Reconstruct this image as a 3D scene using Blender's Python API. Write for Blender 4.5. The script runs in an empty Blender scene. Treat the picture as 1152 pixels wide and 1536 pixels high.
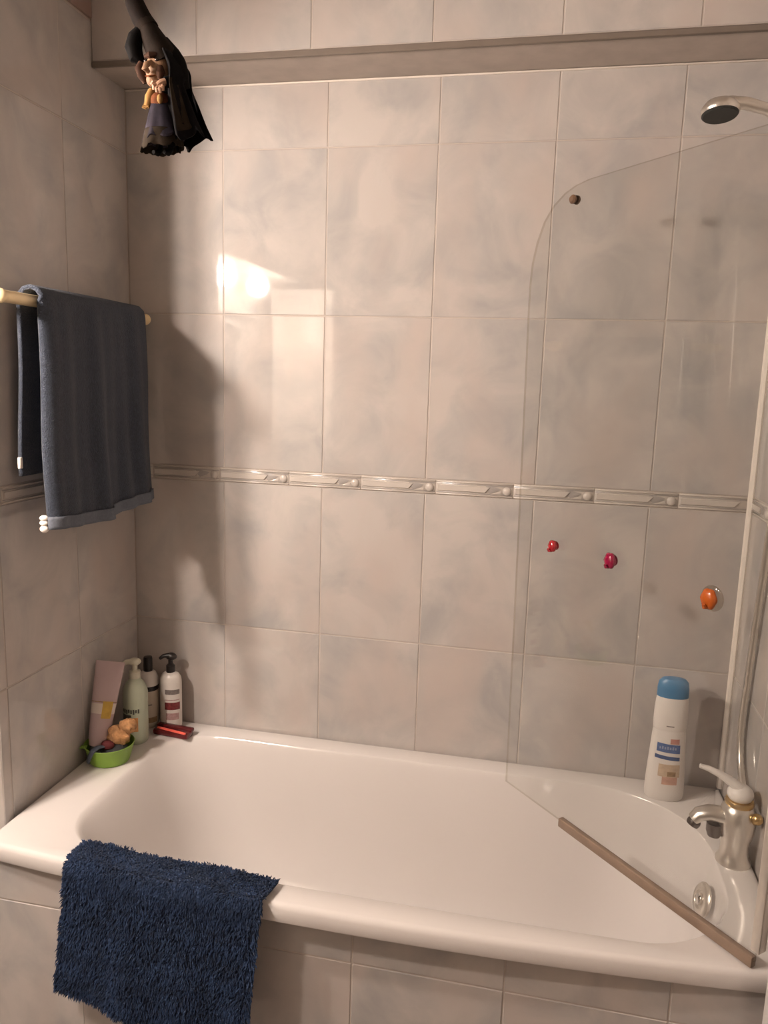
import bpy, bmesh, math, random
from mathutils import Vector, Matrix, noise
random.seed(7)
PI = math.pi
SC = bpy.context.scene
COL = SC.collection

# ------------------------------------------------------------------ camera
cam_d = bpy.data.cameras.new('camera')
cam = bpy.data.objects.new('camera', cam_d)
COL.objects.link(cam)
SC.camera = cam
YAW, PITCH, ROLL = .2019, -.1675, .0310
F_PX = 1161.0
_f = Vector((-math.sin(YAW) * math.cos(PITCH), math.cos(YAW) * math.cos(PITCH), math.sin(PITCH)))
_r = Vector((math.cos(YAW), math.sin(YAW), 0))
_u = _r.cross(_f)
_r2 = math.cos(ROLL) * _r + math.sin(ROLL) * _u
_u2 = -math.sin(ROLL) * _r + math.cos(ROLL) * _u
cam.matrix_world = Matrix(((_r2.x, _u2.x, -_f.x, 1.132), (_r2.y, _u2.y, -_f.y, -1.985),
                           (_r2.z, _u2.z, -_f.z, 1.562), (0, 0, 0, 1)))
cam_d.sensor_fit = 'VERTICAL'
cam_d.sensor_height = 36
cam_d.sensor_width = 27
cam_d.lens = F_PX / 1536 * 36
cam_d.clip_start = .02

# ------------------------------------------------------------------ world, exposure
w = bpy.data.worlds.new('world')
SC.world = w
w.use_nodes = True
w.node_tree.nodes['Background'].inputs[0].default_value = (.02, .018, .016, 1)
w.node_tree.nodes['Background'].inputs[1].default_value = .5
SC.view_settings.view_transform = 'Standard'
SC.view_settings.look = 'None'
SC.view_settings.gamma = 1
SC.view_settings.use_curve_mapping = False
SC.view_settings.exposure = 0.0
LAMP = 980.0                     # radiance of the two frosted bulbs over the mirror
LAMP_COL = (1.0, .845, .745)


# ------------------------------------------------------------------ materials
def mat(name, col, rough=.5, metal=0.0, spec=.5, coat=0.0, noise_amt=0.0, noise_scale=20.0, bump=0.0, bump_scale=80.0,
        sheen=0.0, emit=None):
    m = bpy.data.materials.new(name)
    m.use_nodes = True
    nt = m.node_tree
    b = nt.nodes['Principled BSDF']
    b.inputs['Base Color'].default_value = (*col, 1)
    b.inputs['Roughness'].default_value = rough
    b.inputs['Metallic'].default_value = metal
    b.inputs['Specular IOR Level'].default_value = spec
    b.inputs['Coat Weight'].default_value = coat
    b.inputs['Coat Roughness'].default_value = .08
    b.inputs['Sheen Weight'].default_value = sheen
    if emit:
        b.inputs['Emission Color'].default_value = (*emit[0], 1)
        b.inputs['Emission Strength'].default_value = emit[1]
    tc = nt.nodes.new('ShaderNodeTexCoord')
    if noise_amt:
        n = nt.nodes.new('ShaderNodeTexNoise')
        n.inputs['Scale'].default_value = noise_scale
        n.inputs['Detail'].default_value = 4
        nt.links.new(tc.outputs['Object'], n.inputs['Vector'])
        mr = nt.nodes.new('ShaderNodeMapRange')
        mr.inputs['From Min'].default_value = .3
        mr.inputs['From Max'].default_value = .7
        mr.inputs['To Min'].default_value = 1 - noise_amt
        mr.inputs['To Max'].default_value = 1 + noise_amt
        nt.links.new(n.outputs['Fac'], mr.inputs['Value'])
        hs = nt.nodes.new('ShaderNodeHueSaturation')
        hs.inputs['Color'].default_value = (*col, 1)
        nt.links.new(mr.outputs[0], hs.inputs['Value'])
        nt.links.new(hs.outputs[0], b.inputs['Base Color'])
    if bump:
        n2 = nt.nodes.new('ShaderNodeTexNoise')
        n2.inputs['Scale'].default_value = bump_scale
        n2.inputs['Detail'].default_value = 3
        nt.links.new(tc.outputs['Object'], n2.inputs['Vector'])
        bp = nt.nodes.new('ShaderNodeBump')
        bp.inputs['Strength'].default_value = bump
        bp.inputs['Distance'].default_value = .004
        nt.links.new(n2.outputs['Fac'], bp.inputs['Height'])
        nt.links.new(bp.outputs[0], b.inputs['Normal'])
    return m


def tile_mat(name, dark, light, tint, rough):
    m = bpy.data.materials.new(name)
    m.use_nodes = True
    nt = m.node_tree
    b = nt.nodes['Principled BSDF']
    geo = nt.nodes.new('ShaderNodeNewGeometry')
    oi = nt.nodes.new('ShaderNodeObjectInfo')
    mul = nt.nodes.new('ShaderNodeMath'); mul.operation = 'MULTIPLY'; mul.inputs[1].default_value = 37.0
    nt.links.new(oi.outputs['Random'], mul.inputs[0])
    add = nt.nodes.new('ShaderNodeVectorMath'); add.operation = 'ADD'
    nt.links.new(geo.outputs['Position'], add.inputs[0])
    nt.links.new(mul.outputs[0], add.inputs[1])
    n1 = nt.nodes.new('ShaderNodeTexNoise')
    n1.inputs['Scale'].default_value = 6.5; n1.inputs['Detail'].default_value = 5; n1.inputs['Roughness'].default_value = .55
    n1.inputs['Distortion'].default_value = .6
    nt.links.new(add.outputs[0], n1.inputs['Vector'])
    r1 = nt.nodes.new('ShaderNodeValToRGB')
    r1.color_ramp.elements[0].position = .34; r1.color_ramp.elements[0].color = (*dark, 1)
    r1.color_ramp.elements[1].position = .62; r1.color_ramp.elements[1].color = (*light, 1)
    nt.links.new(n1.outputs['Fac'], r1.inputs[0])
    n2 = nt.nodes.new('ShaderNodeTexNoise')
    n2.inputs['Scale'].default_value = 4.0; n2.inputs['Detail'].default_value = 3
    sc = nt.nodes.new('ShaderNodeVectorMath'); sc.operation = 'MULTIPLY_ADD'
    sc.inputs[1].default_value = (1.6, 1.6, .8); sc.inputs[2].default_value = (9, 4, 2)
    nt.links.new(add.outputs[0], sc.inputs[0])
    nt.links.new(sc.outputs[0], n2.inputs['Vector'])
    r2 = nt.nodes.new('ShaderNodeMapRange')
    r2.inputs['From Min'].default_value = .45; r2.inputs['From Max'].default_value = .72
    nt.links.new(n2.outputs['Fac'], r2.inputs['Value'])
    mx = nt.nodes.new('ShaderNodeMix'); mx.data_type = 'RGBA'
    nt.links.new(r2.outputs[0], mx.inputs['Factor'])
    nt.links.new(r1.outputs[0], mx.inputs['A'])
    mx.inputs['B'].default_value = (*tint, 1)
    nt.links.new(mx.outputs['Result'], b.inputs['Base Color'])
    b.inputs['Roughness'].default_value = rough
    b.inputs['Specular IOR Level'].default_value = .5
    return m


def glass_mat(name='clear_glass', tint=(.975, .978, .972)):
    m = bpy.data.materials.new(name)
    m.use_nodes = True
    nt = m.node_tree
    nt.nodes.clear()
    out = nt.nodes.new('ShaderNodeOutputMaterial')
    tr = nt.nodes.new('ShaderNodeBsdfTransparent'); tr.inputs[0].default_value = (*tint, 1)
    gl = nt.nodes.new('ShaderNodeBsdfGlossy'); gl.inputs['Roughness'].default_value = .03
    fr = nt.nodes.new('ShaderNodeFresnel')
    geo = nt.nodes.new('ShaderNodeNewGeometry')      # thin pane: the same reflectance on entering and on leaving
    mr = nt.nodes.new('ShaderNodeMapRange')
    mr.inputs['To Min'].default_value = 1.45
    mr.inputs['To Max'].default_value = 1 / 1.45
    nt.links.new(geo.outputs['Backfacing'], mr.inputs['Value'])
    nt.links.new(mr.outputs[0], fr.inputs[0])
    mx = nt.nodes.new('ShaderNodeMixShader')
    nt.links.new(fr.outputs[0], mx.inputs[0])
    nt.links.new(tr.outputs[0], mx.inputs[1])
    nt.links.new(gl.outputs[0], mx.inputs[2])
    nt.links.new(mx.outputs[0], out.inputs[0])
    return m


M = {}
M['tile'] = tile_mat('marbled_ceramic', (.37, .357, .345), (.495, .458, .428), (.475, .418, .382), .03)
M['grout'] = mat('grout', (.45, .395, .35), .75, noise_amt=.08)
M['border'] = mat('border_pale', (.53, .485, .44), .2)
M['border_grey'] = mat('border_grey', (.34, .315, .295), .3)
M['soffit_trim'] = mat('soffit_trim', (.17, .14, .115), .4, noise_amt=.06)
M['paint_pink'] = mat('upper_paint', (.30, .21, .18), .7, noise_amt=.04)
M['ceiling'] = mat('ceiling_paint', (.42, .38, .34), .85, noise_amt=.03)
M['plaster'] = mat('room_wall', (.20, .175, .15), .6, noise_amt=.06, noise_scale=4)
M['floor'] = mat('floor_tile', (.20, .17, .15), .35, noise_amt=.12, noise_scale=6)
M['white_trim'] = mat('white_trim', (.78, .75, .72), .35, noise_amt=.03)
M['silicone'] = mat('silicone', (.74, .68, .61), .4, noise_amt=.05)
M['enamel'] = mat('bath_enamel', (.68, .645, .62), .13, coat=.3, noise_amt=.015, noise_scale=3)
M['chrome'] = mat('chrome', (.78, .76, .73), .12, 1.0, noise_amt=.02)
M['chrome_soft'] = mat('chrome_soft', (.80, .76, .70), .30, 1.0, noise_amt=.04)
M['dark_chrome'] = mat('dark_chrome', (.20, .18, .17), .3, 1.0, noise_amt=.05)
M['brass'] = mat('brass', (.60, .42, .19), .3, 1.0, noise_amt=.06)
M['gold'] = mat('gold', (.92, .74, .45), .38, .35, noise_amt=.04)
M['glass'] = glass_mat()
M['glass_edge'] = glass_mat('glass_edge', (.84, .82, .77))
M['seal'] = mat('seal', (.22, .155, .112), .45, noise_amt=.1, noise_scale=30)
M['bumper'] = mat('bumper', (.13, .075, .045), .4, noise_amt=.1)
M['cup'] = glass_mat('suction_cup', (.86, .83, .79))
M['red'] = mat('red_plastic', (.33, .013, .02), .15, coat=.5, noise_amt=.1)
M['magenta'] = mat('magenta_plastic', (.21, .006, .035), .15, coat=.5, noise_amt=.1)
M['orange'] = mat('orange_plastic', (.36, .075, .008), .25, noise_amt=.15, noise_scale=60)
M['slate'] = mat('slate_terry', (.048, .058, .080), .95, spec=.15, noise_amt=.16, noise_scale=160, bump=.9, bump_scale=420, sheen=.12)
M['slate_hem'] = mat('slate_hem', (.13, .145, .175), .9, spec=.15, noise_amt=.08, noise_scale=200, bump=.3, bump_scale=500)
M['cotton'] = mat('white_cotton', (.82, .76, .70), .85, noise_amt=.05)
M['navy'] = mat('navy_pile', (.012, .026, .064), .85, spec=.2, noise_amt=.30, noise_scale=25, sheen=.12)
M['navy_back'] = mat('navy_backing', (.010, .022, .055), .9, noise_amt=.1)
M['lilac'] = mat('lilac_plastic', (.47, .36, .365), .4, noise_amt=.04)
M['label_white'] = mat('label_white', (.66, .60, .54), .45, noise_amt=.04)
M['yellow'] = mat('label_yellow', (.55, .36, .06), .45, noise_amt=.15, noise_scale=60)
M['slate_cap'] = mat('slate_cap', (.10, .105, .115), .4, noise_amt=.05)
M['mint'] = mat('mint_plastic', (.43, .47, .36), .35, noise_amt=.04)
M['mint_pale'] = mat('mint_pump', (.52, .50, .40), .35, noise_amt=.04)
M['ink'] = mat('dark_ink', (.055, .058, .05), .5, noise_amt=.1)
M['ink_grey'] = mat('grey_ink', (.20, .17, .16), .5, noise_amt=.2, noise_scale=200)
M['orange_print'] = mat('orange_print', (.48, .22, .08), .5, noise_amt=.3, noise_scale=60)
M['cream'] = mat('cream_plastic', (.52, .45, .36), .35, noise_amt=.04)
M['white_plastic'] = mat('white_plastic', (.70, .66, .62), .3, noise_amt=.02)
M['black'] = mat('black_plastic', (.008, .006, .006), .3, noise_amt=.1)
M['maroon_print'] = mat('maroon_print', (.16, .022, .026), .45, noise_amt=.35, noise_scale=160)
M['pink_print'] = mat('pink_print', (.44, .29, .28), .45, noise_amt=.2, noise_scale=160)
M['maroon'] = mat('maroon_plastic', (.10, .011, .013), .25, noise_amt=.15)
M['coral'] = mat('coral_plastic', (.88, .14, .10), .35, noise_amt=.05)
M['green'] = mat('green_plastic', (.20, .35, .045), .35, noise_amt=.08)
M['tan_sponge'] = mat('tan_sponge', (.44, .23, .10), .9, noise_amt=.35, noise_scale=60, bump=.8, bump_scale=140)
M['wine'] = mat('wine_cloth', (.10, .012, .014), .8, noise_amt=.2)
M['dark_cloth'] = mat('dark_cloth', (.035, .037, .04), .85, noise_amt=.25, noise_scale=60)
M['strap'] = mat('blue_strap', (.055, .068, .09), .7, noise_amt=.15)
M['sky_cap'] = mat('blue_cap', (.055, .19, .36), .35, noise_amt=.05)
M['royal'] = mat('blue_print', (.075, .13, .29), .4, noise_amt=.14, noise_scale=150)
M['royal_dark'] = mat('dark_blue_print', (.05, .09, .21), .4, noise_amt=.14, noise_scale=150)
M['pale_print'] = mat('pale_print', (.30, .34, .46), .45, noise_amt=.1)
M['tan_print'] = mat('tan_print', (.52, .40, .29), .5, noise_amt=.12, noise_scale=90)
M['brown_print'] = mat('brown_print', (.26, .17, .09), .5, noise_amt=.2, noise_scale=120)
M['rose_print'] = mat('rose_print', (.50, .30, .23), .5, noise_amt=.15, noise_scale=90)
M['heart'] = mat('rose_mark', (.48, .23, .19), .5, noise_amt=.1)
M['nozzle'] = mat('nozzle_rubber', (.022, .024, .022), .5, noise_amt=.1)
M['skin'] = mat('doll_skin', (.27, .155, .085), .7, noise_amt=.25, noise_scale=55)
M['skin_pale'] = mat('doll_hand', (.36, .21, .135), .65, noise_amt=.12, noise_scale=60)
M['hat'] = mat('doll_hat', (.009, .006, .005), .85, spec=.08, noise_amt=.35, noise_scale=40)
M['hat_front'] = mat('doll_hat_front', (.013, .009, .007), .85, spec=.08, noise_amt=.3, noise_scale=40)
M['hair'] = mat('doll_hair', (.003, .0025, .0025), .8, spec=.08, noise_amt=.3)
M['hair_brown'] = mat('doll_hair_brown', (.045, .022, .014), .8, spec=.08, noise_amt=.3)
M['cloak'] = mat('doll_cloak', (.004, .0035, .004), .9, spec=.08, noise_amt=.4, noise_scale=40)
M['dress'] = mat('doll_dress', (.022, .019, .027), .85, spec=.08, noise_amt=.4, noise_scale=35)
M['dress_hem'] = mat('doll_hem', (.020, .014, .009), .85, spec=.08, noise_amt=.35, noise_scale=45)
M['straw'] = mat('doll_straw', (.34, .19, .07), .8, spec=.08, noise_amt=.3, noise_scale=50)
M['rust'] = mat('doll_rust', (.11, .036, .014), .8, spec=.08, noise_amt=.3, noise_scale=50)
M['eye'] = mat('doll_eye', (.02, .012, .01), .2, noise_amt=.05)
M['string'] = mat('string', (.06, .045, .035), .9, noise_amt=.1)
M['globe'] = mat('lit_globe', (.9, .85, .8), .4, emit=(LAMP_COL, LAMP))
M['lamp_plate'] = mat('lamp_plate', (.75, .7, .62), .3, noise_amt=.02)


# ------------------------------------------------------------------ helpers
def link(name, me, m, parent=None, loc=(0, 0, 0), rot=(0, 0, 0)):
    o = bpy.data.objects.new(name, me)
    COL.objects.link(o)
    if m is not None and not me.materials:
        for q in (m if isinstance(m, (list, tuple)) else [m]):
            me.materials.append(q)
    o.parent = parent
    o.location = loc
    o.rotation_euler = rot
    return o


def empty(name, loc=(0, 0, 0), rot=(0, 0, 0)):
    o = bpy.data.objects.new(name, None)
    COL.objects.link(o)
    o.location = loc
    o.rotation_euler = rot
    o.empty_display_size = .05
    return o


def tag(o, label, cat, group=None):
    o['label'] = label
    o['category'] = cat
    if group:
        o['group'] = group
    return o


def struct(o):
    o['kind'] = 'structure'
    return o


class B:
    """collects shapes, builds ONE mesh object"""
    def __init__(s):
        s.v, s.f, s.mi = [], [], []

    def add(s, v, f, mi=0):
        n = len(s.v)
        s.v += [tuple(p) for p in v]
        s.f += [tuple(i + n for i in q) for q in f]
        s.mi += [mi] * len(f)
        return s

    def box(s, lo, hi, bev=0.0, mi=0, seg=1):
        bm = bmesh.new()
        bmesh.ops.create_cube(bm, size=1)
        for v in bm.verts:
            v.co = Vector([(lo[i] + hi[i]) / 2 + v.co[i] * (hi[i] - lo[i]) for i in range(3)])
        if bev:
            bmesh.ops.bevel(bm, geom=bm.edges[:], offset=bev, segments=seg, affect='EDGES', profile=.5)
        bm.verts.index_update()
        s.add([v.co.copy() for v in bm.verts], [[v.index for v in f.verts] for f in bm.faces], mi)
        bm.free()
        return s

    def lathe(s, prof, n=24, sx=1.0, sy=1.0, mat4=None, mi=0, caps=True):
        v, f = [], []
        for r, z in prof:
            for i in range(n):
                a = 2 * PI * i / n
                v.append(Vector((r * sx * math.cos(a), r * sy * math.sin(a), z)))
        m_ = len(prof)
        for j in range(m_ - 1):
            for i in range(n):
                k = (i + 1) % n
                f.append((j * n + i, j * n + k, (j + 1) * n + k, (j + 1) * n + i))
        if caps:
            f.append(tuple(reversed(range(n))))
            f.append(tuple((m_ - 1) * n + i for i in range(n)))
        if mat4 is not None:
            v = [mat4 @ p for p in v]
        return s.add(v, f, mi)

    def tube(s, path, rad, n=10, mi=0, flat=1.0, caps=True):
        P = [Vector(p) for p in path]
        if not isinstance(rad, (list, tuple)):
            rad = [rad] * len(P)
        v, f = [], []
        t0 = (P[1] - P[0]).normalized()
        up = Vector((0, 0, 1)) if abs(t0.z) < .9 else Vector((0, 1, 0))
        a = t0.cross(up).normalized()
        for i, p in enumerate(P):
            t = ((P[min(i + 1, len(P) - 1)] - P[max(i - 1, 0)])).normalized()
            a = (a - t * a.dot(t)).normalized()
            b = t.cross(a)
            for k in range(n):
                an = 2 * PI * k / n
                v.append(p + (a * math.cos(an) + b * math.sin(an) * flat) * rad[i])
        for j in range(len(P) - 1):
            for i in range(n):
                k = (i + 1) % n
                f.append((j * n + i, j * n + k, (j + 1) * n + k, (j + 1) * n + i))
        if caps:
            f.append(tuple(reversed(range(n))))
            f.append(tuple((len(P) - 1) * n + i for i in range(n)))
        return s.add(v, f, mi)

    def blob(s, c, r, mi=0, nu=16, nv=10, fn=None, rot=None):
        c = Vector(c)
        r = Vector(r) if not isinstance(r, (int, float)) else Vector((r, r, r))
        v, f = [], []
        for j in range(1, nv):
            th = PI * j / nv
            for i in range(nu):
                ph = 2 * PI * i / nu
                d = Vector((math.sin(th) * math.cos(ph), math.sin(th) * math.sin(ph), math.cos(th)))
                k = fn(d) if fn else 1.0
                p = Vector((d.x * r.x, d.y * r.y, d.z * r.z)) * k
                v.append(p)
        top, bot = len(v), len(v) + 1
        v.append(Vector((0, 0, r.z * (fn(Vector((0, 0, 1))) if fn else 1))))
        v.append(Vector((0, 0, -r.z * (fn(Vector((0, 0, -1))) if fn else 1))))
        for j in range(nv - 2):
            for i in range(nu):
                k = (i + 1) % nu
                f.append((j * nu + i, (j + 1) * nu + i, (j + 1) * nu + k, j * nu + k))
        for i in range(nu):
            k = (i + 1) % nu
            f.append((top, i, k))
            f.append((bot, (nv - 2) * nu + k, (nv - 2) * nu + i))
        if rot is not None:
            v = [rot @ p for p in v]
        return s.add([p + c for p in v], f, mi)

    def grid(s, fn, nu, nv, mi=0):
        v = [fn(i / nu, j / nv) for j in range(nv + 1) for i in range(nu + 1)]
        f = []
        for j in range(nv):
            for i in range(nu):
                a = j * (nu + 1) + i
                f.append((a, a + 1, a + nu + 2, a + nu + 1))
        return s.add(v, f, mi)

    def build(s, name, m, parent=None, loc=(0, 0, 0), rot=(0, 0, 0), smooth=True, angle=40):
        me = bpy.data.meshes.new(name)
        me.from_pydata(s.v, [], s.f)
        bm = bmesh.new()
        bm.from_mesh(me)
        bmesh.ops.recalc_face_normals(bm, faces=bm.faces)
        bm.to_mesh(me)
        bm.free()
        me.polygons.foreach_set('material_index', s.mi)
        if smooth:
            me.polygons.foreach_set('use_smooth', [True] * len(me.polygons))
            me.set_sharp_from_angle(angle=math.radians(angle))
        me.update()
        return link(name, me, m, parent, loc, rot)


def solidify(o, t, off=-1):
    md = o.modifiers.new('thickness', 'SOLIDIFY')
    md.thickness = t
    md.offset = off
    return o


def label_patch(prof, sx, sy, a0, a1, z0, z1, skew=0.0, out=1.012, n=10, nz=3):
    """a strip of print lying on the lathe body"""
    def R_(z):
        for (r0, q0), (r1, q1) in zip(prof, prof[1:]):
            if q0 <= z <= q1 and q1 > q0:
                return r0 + (r1 - r0) * (z - q0) / (q1 - q0)
        return prof[-1][0]
    b = B()

    def fn(u, v):
        a = math.radians(a0 + (a1 - a0) * u)
        z = z0 + (z1 - z0) * v + skew * (u - .5)
        r = R_(z) * out
        return Vector((r * sx * math.cos(a), r * sy * math.sin(a), z))
    b.grid(fn, n, nz)
    return b


# ------------------------------------------------------------------ tiled walls
GAP = .0021
TH = .008
_tile_cache = {}


def tile_mesh(wd, ht):
    key = (round(wd, 4), round(ht, 4))
    if key in _tile_cache:
        return _tile_cache[key]
    b = B().box((-wd / 2, 0, -ht / 2), (wd / 2, TH, ht / 2), .0016)
    me = bpy.data.meshes.new('tile')
    me.from_pydata(b.v, [], b.f)
    bm = bmesh.new(); bm.from_mesh(me)
    bmesh.ops.recalc_face_normals(bm, faces=bm.faces)
    bm.to_mesh(me); bm.free()
    me.materials.append(M['tile'])
    _tile_cache[key] = me
    return me


def lay_tiles(root, frame, us, vs, tilt=.0028):
    """frame: matrix of a plane whose local x is right, z is up and -y is the face; root sits at the origin"""
    for u0, u1 in us:
        for v0, v1 in vs:
            wd, ht = u1 - u0 - GAP, v1 - v0 - GAP
            if wd < .012 or ht < .012:
                continue
            o = bpy.data.objects.new('tile', tile_mesh(wd, ht))
            COL.objects.link(o)
            o.parent = root
            o.matrix_local = frame @ Matrix.Translation(((u0 + u1) / 2, 0, (v0 + v1) / 2)) @ \
                Matrix.Rotation(random.uniform(-tilt, tilt) * .5, 4, 'X') @ Matrix.Rotation(random.uniform(-tilt, tilt) * .5, 4, 'Z')


def border(root, frame, u0, u1, first, ht=.0387, step=.2):
    """relief border tiles: a pebble, a swept leaf and a long raised bar on each"""
    cuts = [u0]
    u = first - step + .019
    while u < u1:
        if u > u0 + .01:
            cuts.append(u)
        u += step
    cuts.append(u1)
    for a, b_ in zip(cuts, cuts[1:]):
        if b_ - a < .012:
            continue
        k = math.floor((b_ - .019 - first) / step + .05)
        if first + k * step < a:
            k += 1
        pc = first + k * step
        cx = (a + b_) / 2
        g = B()
        g.box((a + GAP / 2 - cx, 0, .0008), (b_ - GAP / 2 - cx, TH, ht - .0008), .001, 0)
        for z in (.0035, ht - .0035):
            g.box((a + GAP / 2 - cx, -.003, z - .0017), (b_ - GAP / 2 - cx, 0, z + .0017), .0009, 0)
        for z in (.0085, ht - .0085):
            g.box((a + .002 - cx, -.0006, z - .0011), (b_ - .002 - cx, .001, z + .0011), .0003, 1)

        def clip(x):
            return min(max(x, a + .003), b_ - .003) - cx
        # long raised bars either side of the pebble
        for x0, x1, s0, s1 in ((pc - .176, pc - .046, 0, -.006),):
            if clip(x1) - clip(x0) < .01:
                continue
            zl, zh = ht * .30, ht * .70
            X0, X1 = clip(x0), clip(x1)
            pts = [(X0 - s0, zl), (X1 + s1, zl), (X1 - s1, zh), (X0 + s0, zh)]
            v = [(x, -.0004, z) for x, z in pts] + [(x * .985 + (X0 + X1) / 2 * .015, -.004, z * .86 + ht / 2 * .14) for x, z in pts]
            g.add(v, [(4, 5, 6, 7), (0, 1, 5, 4), (1, 2, 6, 5), (2, 3, 7, 6), (3, 0, 4, 7)], 0)
        if a < pc - .053 and pc < b_ - .012:
            # swept grey leaf with a pale one below it, then the pebble
            P = [(-.052, ht * .74), (-.036, ht * .76), (-.012, ht * .62), (-.020, ht * .45), (-.040, ht * .26), (-.046, ht * .40)]
            v = [(pc + x - cx, -.0012, z) for x, z in P] + [(pc - .032 - cx, -.0030, ht * .56)]
            g.add(v, [(i, (i + 1) % 6, 6) for i in range(6)], 1)
            P = [(-.040, ht * .22), (-.012, ht * .24), (-.010, ht * .50)]
            v = [(pc + x - cx, -.0012, z) for x, z in P] + [(pc - .019 - cx, -.0036, ht * .33)]
            g.add(v, [(0, 1, 3), (1, 2, 3), (2, 0, 3)], 0)
            g.blob((pc + .003 - cx, -.0005, ht * .47), (.0115, .006, .0115), 0, 12, 8)
        o = g.build('border_tile', [M['border'], M['border_grey']], root, smooth=True, angle=50)
        o.matrix_local = frame @ Matrix.Translation((cx, 0, 0))


ZB = [.5, .8648, 1.2749]                   # rows below the border (the first hides behind the bath)
Z_BORDER = 1.2749
ZT = [1.3136, 1.7236, 2.1337, 2.289]
XG = [0, .274, .554, .834, 1.114, 1.394, 1.63]
pairs = lambda L: list(zip(L, L[1:]))


def slab(name, lo, hi, m='grout'):
    return struct(B().box(lo, hi).build(name, M[m], smooth=False))


RIGHT = 1.63
PIER = -.59
FRONT = -2.7
LEFT = -.36
CEIL = 2.6
floor = slab('floor', (LEFT - .1, FRONT - .1, -.1), (RIGHT + .1, .1, 0), 'floor')
ceiling = slab('ceiling', (LEFT - .1, FRONT - .1, CEIL), (RIGHT + .1, .1, CEIL + .1), 'ceiling')
D = .0012 + .0002                           # grout lies this far behind the tile face
wall_back = slab('wall_back', (LEFT - .1, D, 0), (RIGHT + .1, .1, CEIL))
fr = Matrix.Identity(4)
lay_tiles(wall_back, fr, pairs(XG), pairs(ZB) + pairs(ZT))
border(wall_back, fr @ Matrix.Translation((0, 0, Z_BORDER)), 0, RIGHT, .242)

# left end of the alcove: a tiled pier
wall_left = slab('wall_left', (LEFT, PIER + D, 0), (-D, D - .0002, CEIL))
fr = Matrix.Rotation(PI / 2, 4, 'Z')
ul = [(-.28, 0), (-.56, -.28), (PIER, -.56)]
zl = pairs(ZB) + [(1.3136, 1.7236), (1.7236, 2.1337), (2.1337, 2.392)]
lay_tiles(wall_left, fr, ul, zl)
border(wall_left, fr @ Matrix.Translation((0, 0, Z_BORDER)), PIER, 0, -.565)
fr = Matrix.Translation((0, PIER, 0))
lay_tiles(wall_left, fr, [(LEFT, -.28), (-.28, 0)], [(0, .45), (.45, .8648), (.8648, 1.2749)] + zl[2:])
border(wall_left, fr @ Matrix.Translation((0, 0, Z_BORDER)), LEFT, 0, -.1)
trim_1 = struct(B().box((-.02, -.58, 2.397), (.006, -.152, CEIL), .001).build('trim_1', M['paint_pink'], smooth=False))

# right wall
wall_right = slab('wall_right', (RIGHT + D, FRONT - .1, 0), (RIGHT + .1, D - .0002, CEIL))
fr = Matrix.Translation((RIGHT, 0, 0)) @ Matrix.Rotation(-PI / 2, 4, 'Z')
ur = [(0, .28), (.28, .56), (.56, .84)]
lay_tiles(wall_right, fr, ur, pairs(ZB) + zl[2:])
border(wall_right, fr @ Matrix.Translation((0, 0, Z_BORDER)), 0, .84, .13)

# the rest of the room behind the camera
wall_mirror = slab('wall_mirror', (LEFT - .1, FRONT - .1, 0), (LEFT, PIER + D, CEIL), 'plaster')
wall_rear = slab('wall_rear', (LEFT, FRONT - .1, 0), (RIGHT, FRONT, CEIL), 'plaster')

# bulkhead over the bath
SY, SZ = -.15, 2.289
wall_soffit = slab('wall_soffit', (.001, SY + D, SZ + D), (RIGHT, D - .0004, CEIL))
fr = Matrix.Translation((0, SY, 0))
lay_tiles(wall_soffit, fr, pairs(XG), [(SZ + .014, CEIL)])
fr = Matrix.Translation((0, 0, SZ)) @ Matrix.Rotation(PI / 2, 4, 'X')
lay_tiles(wall_soffit, fr, pairs(XG), [(SY + .004, 0)], 0)
for o in list(wall_soffit.children):
    pass
trim_2 = struct(B().box((.002, SY - .004, SZ - .002), (RIGHT - .001, SY + .004, SZ + .0125), .002).build('trim_2', M['soffit_trim']))
trim_3 = struct(B().box((.002, -.004, SZ - .004), (RIGHT - .001, .001, SZ + .0005), .0015).build('trim_3', M['silicone']))

# white bead in the right corner, white jamb at the end of the bath
b = B()
b.tube([(RIGHT - .004, -.004, .562), (RIGHT - .004, -.004, SZ - .004)], .009, 8)
trim_4 = struct(b.build('trim_4', M['silicone']))
trim_5 = struct(B().box((1.557, -.80, 0), (RIGHT - .001, -.712, CEIL - .001), .003, seg=2).build('trim_5', M['white_trim']))

# tiled front of the bath
wall_bath_front = slab('wall_bath_front', (.001, -.66 + D, 0), (RIGHT - .002, -.649, .522))
fr = Matrix.Translation((0, -.66, 0))
PX = [.001, .229, .5265, .824, 1.1215, 1.419, RIGHT - .002]
lay_tiles(wall_bath_front, fr, pairs(PX), [(0, .016), (.016, .4255), (.4255, .519)])


# ------------------------------------------------------------------ bathtub
ZR = .561
tub = tag(empty('bathtub', (0, 0, 0)), 'white enamel bathtub built in along the tiled back wall', 'bathtub')
NR = 128


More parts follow.
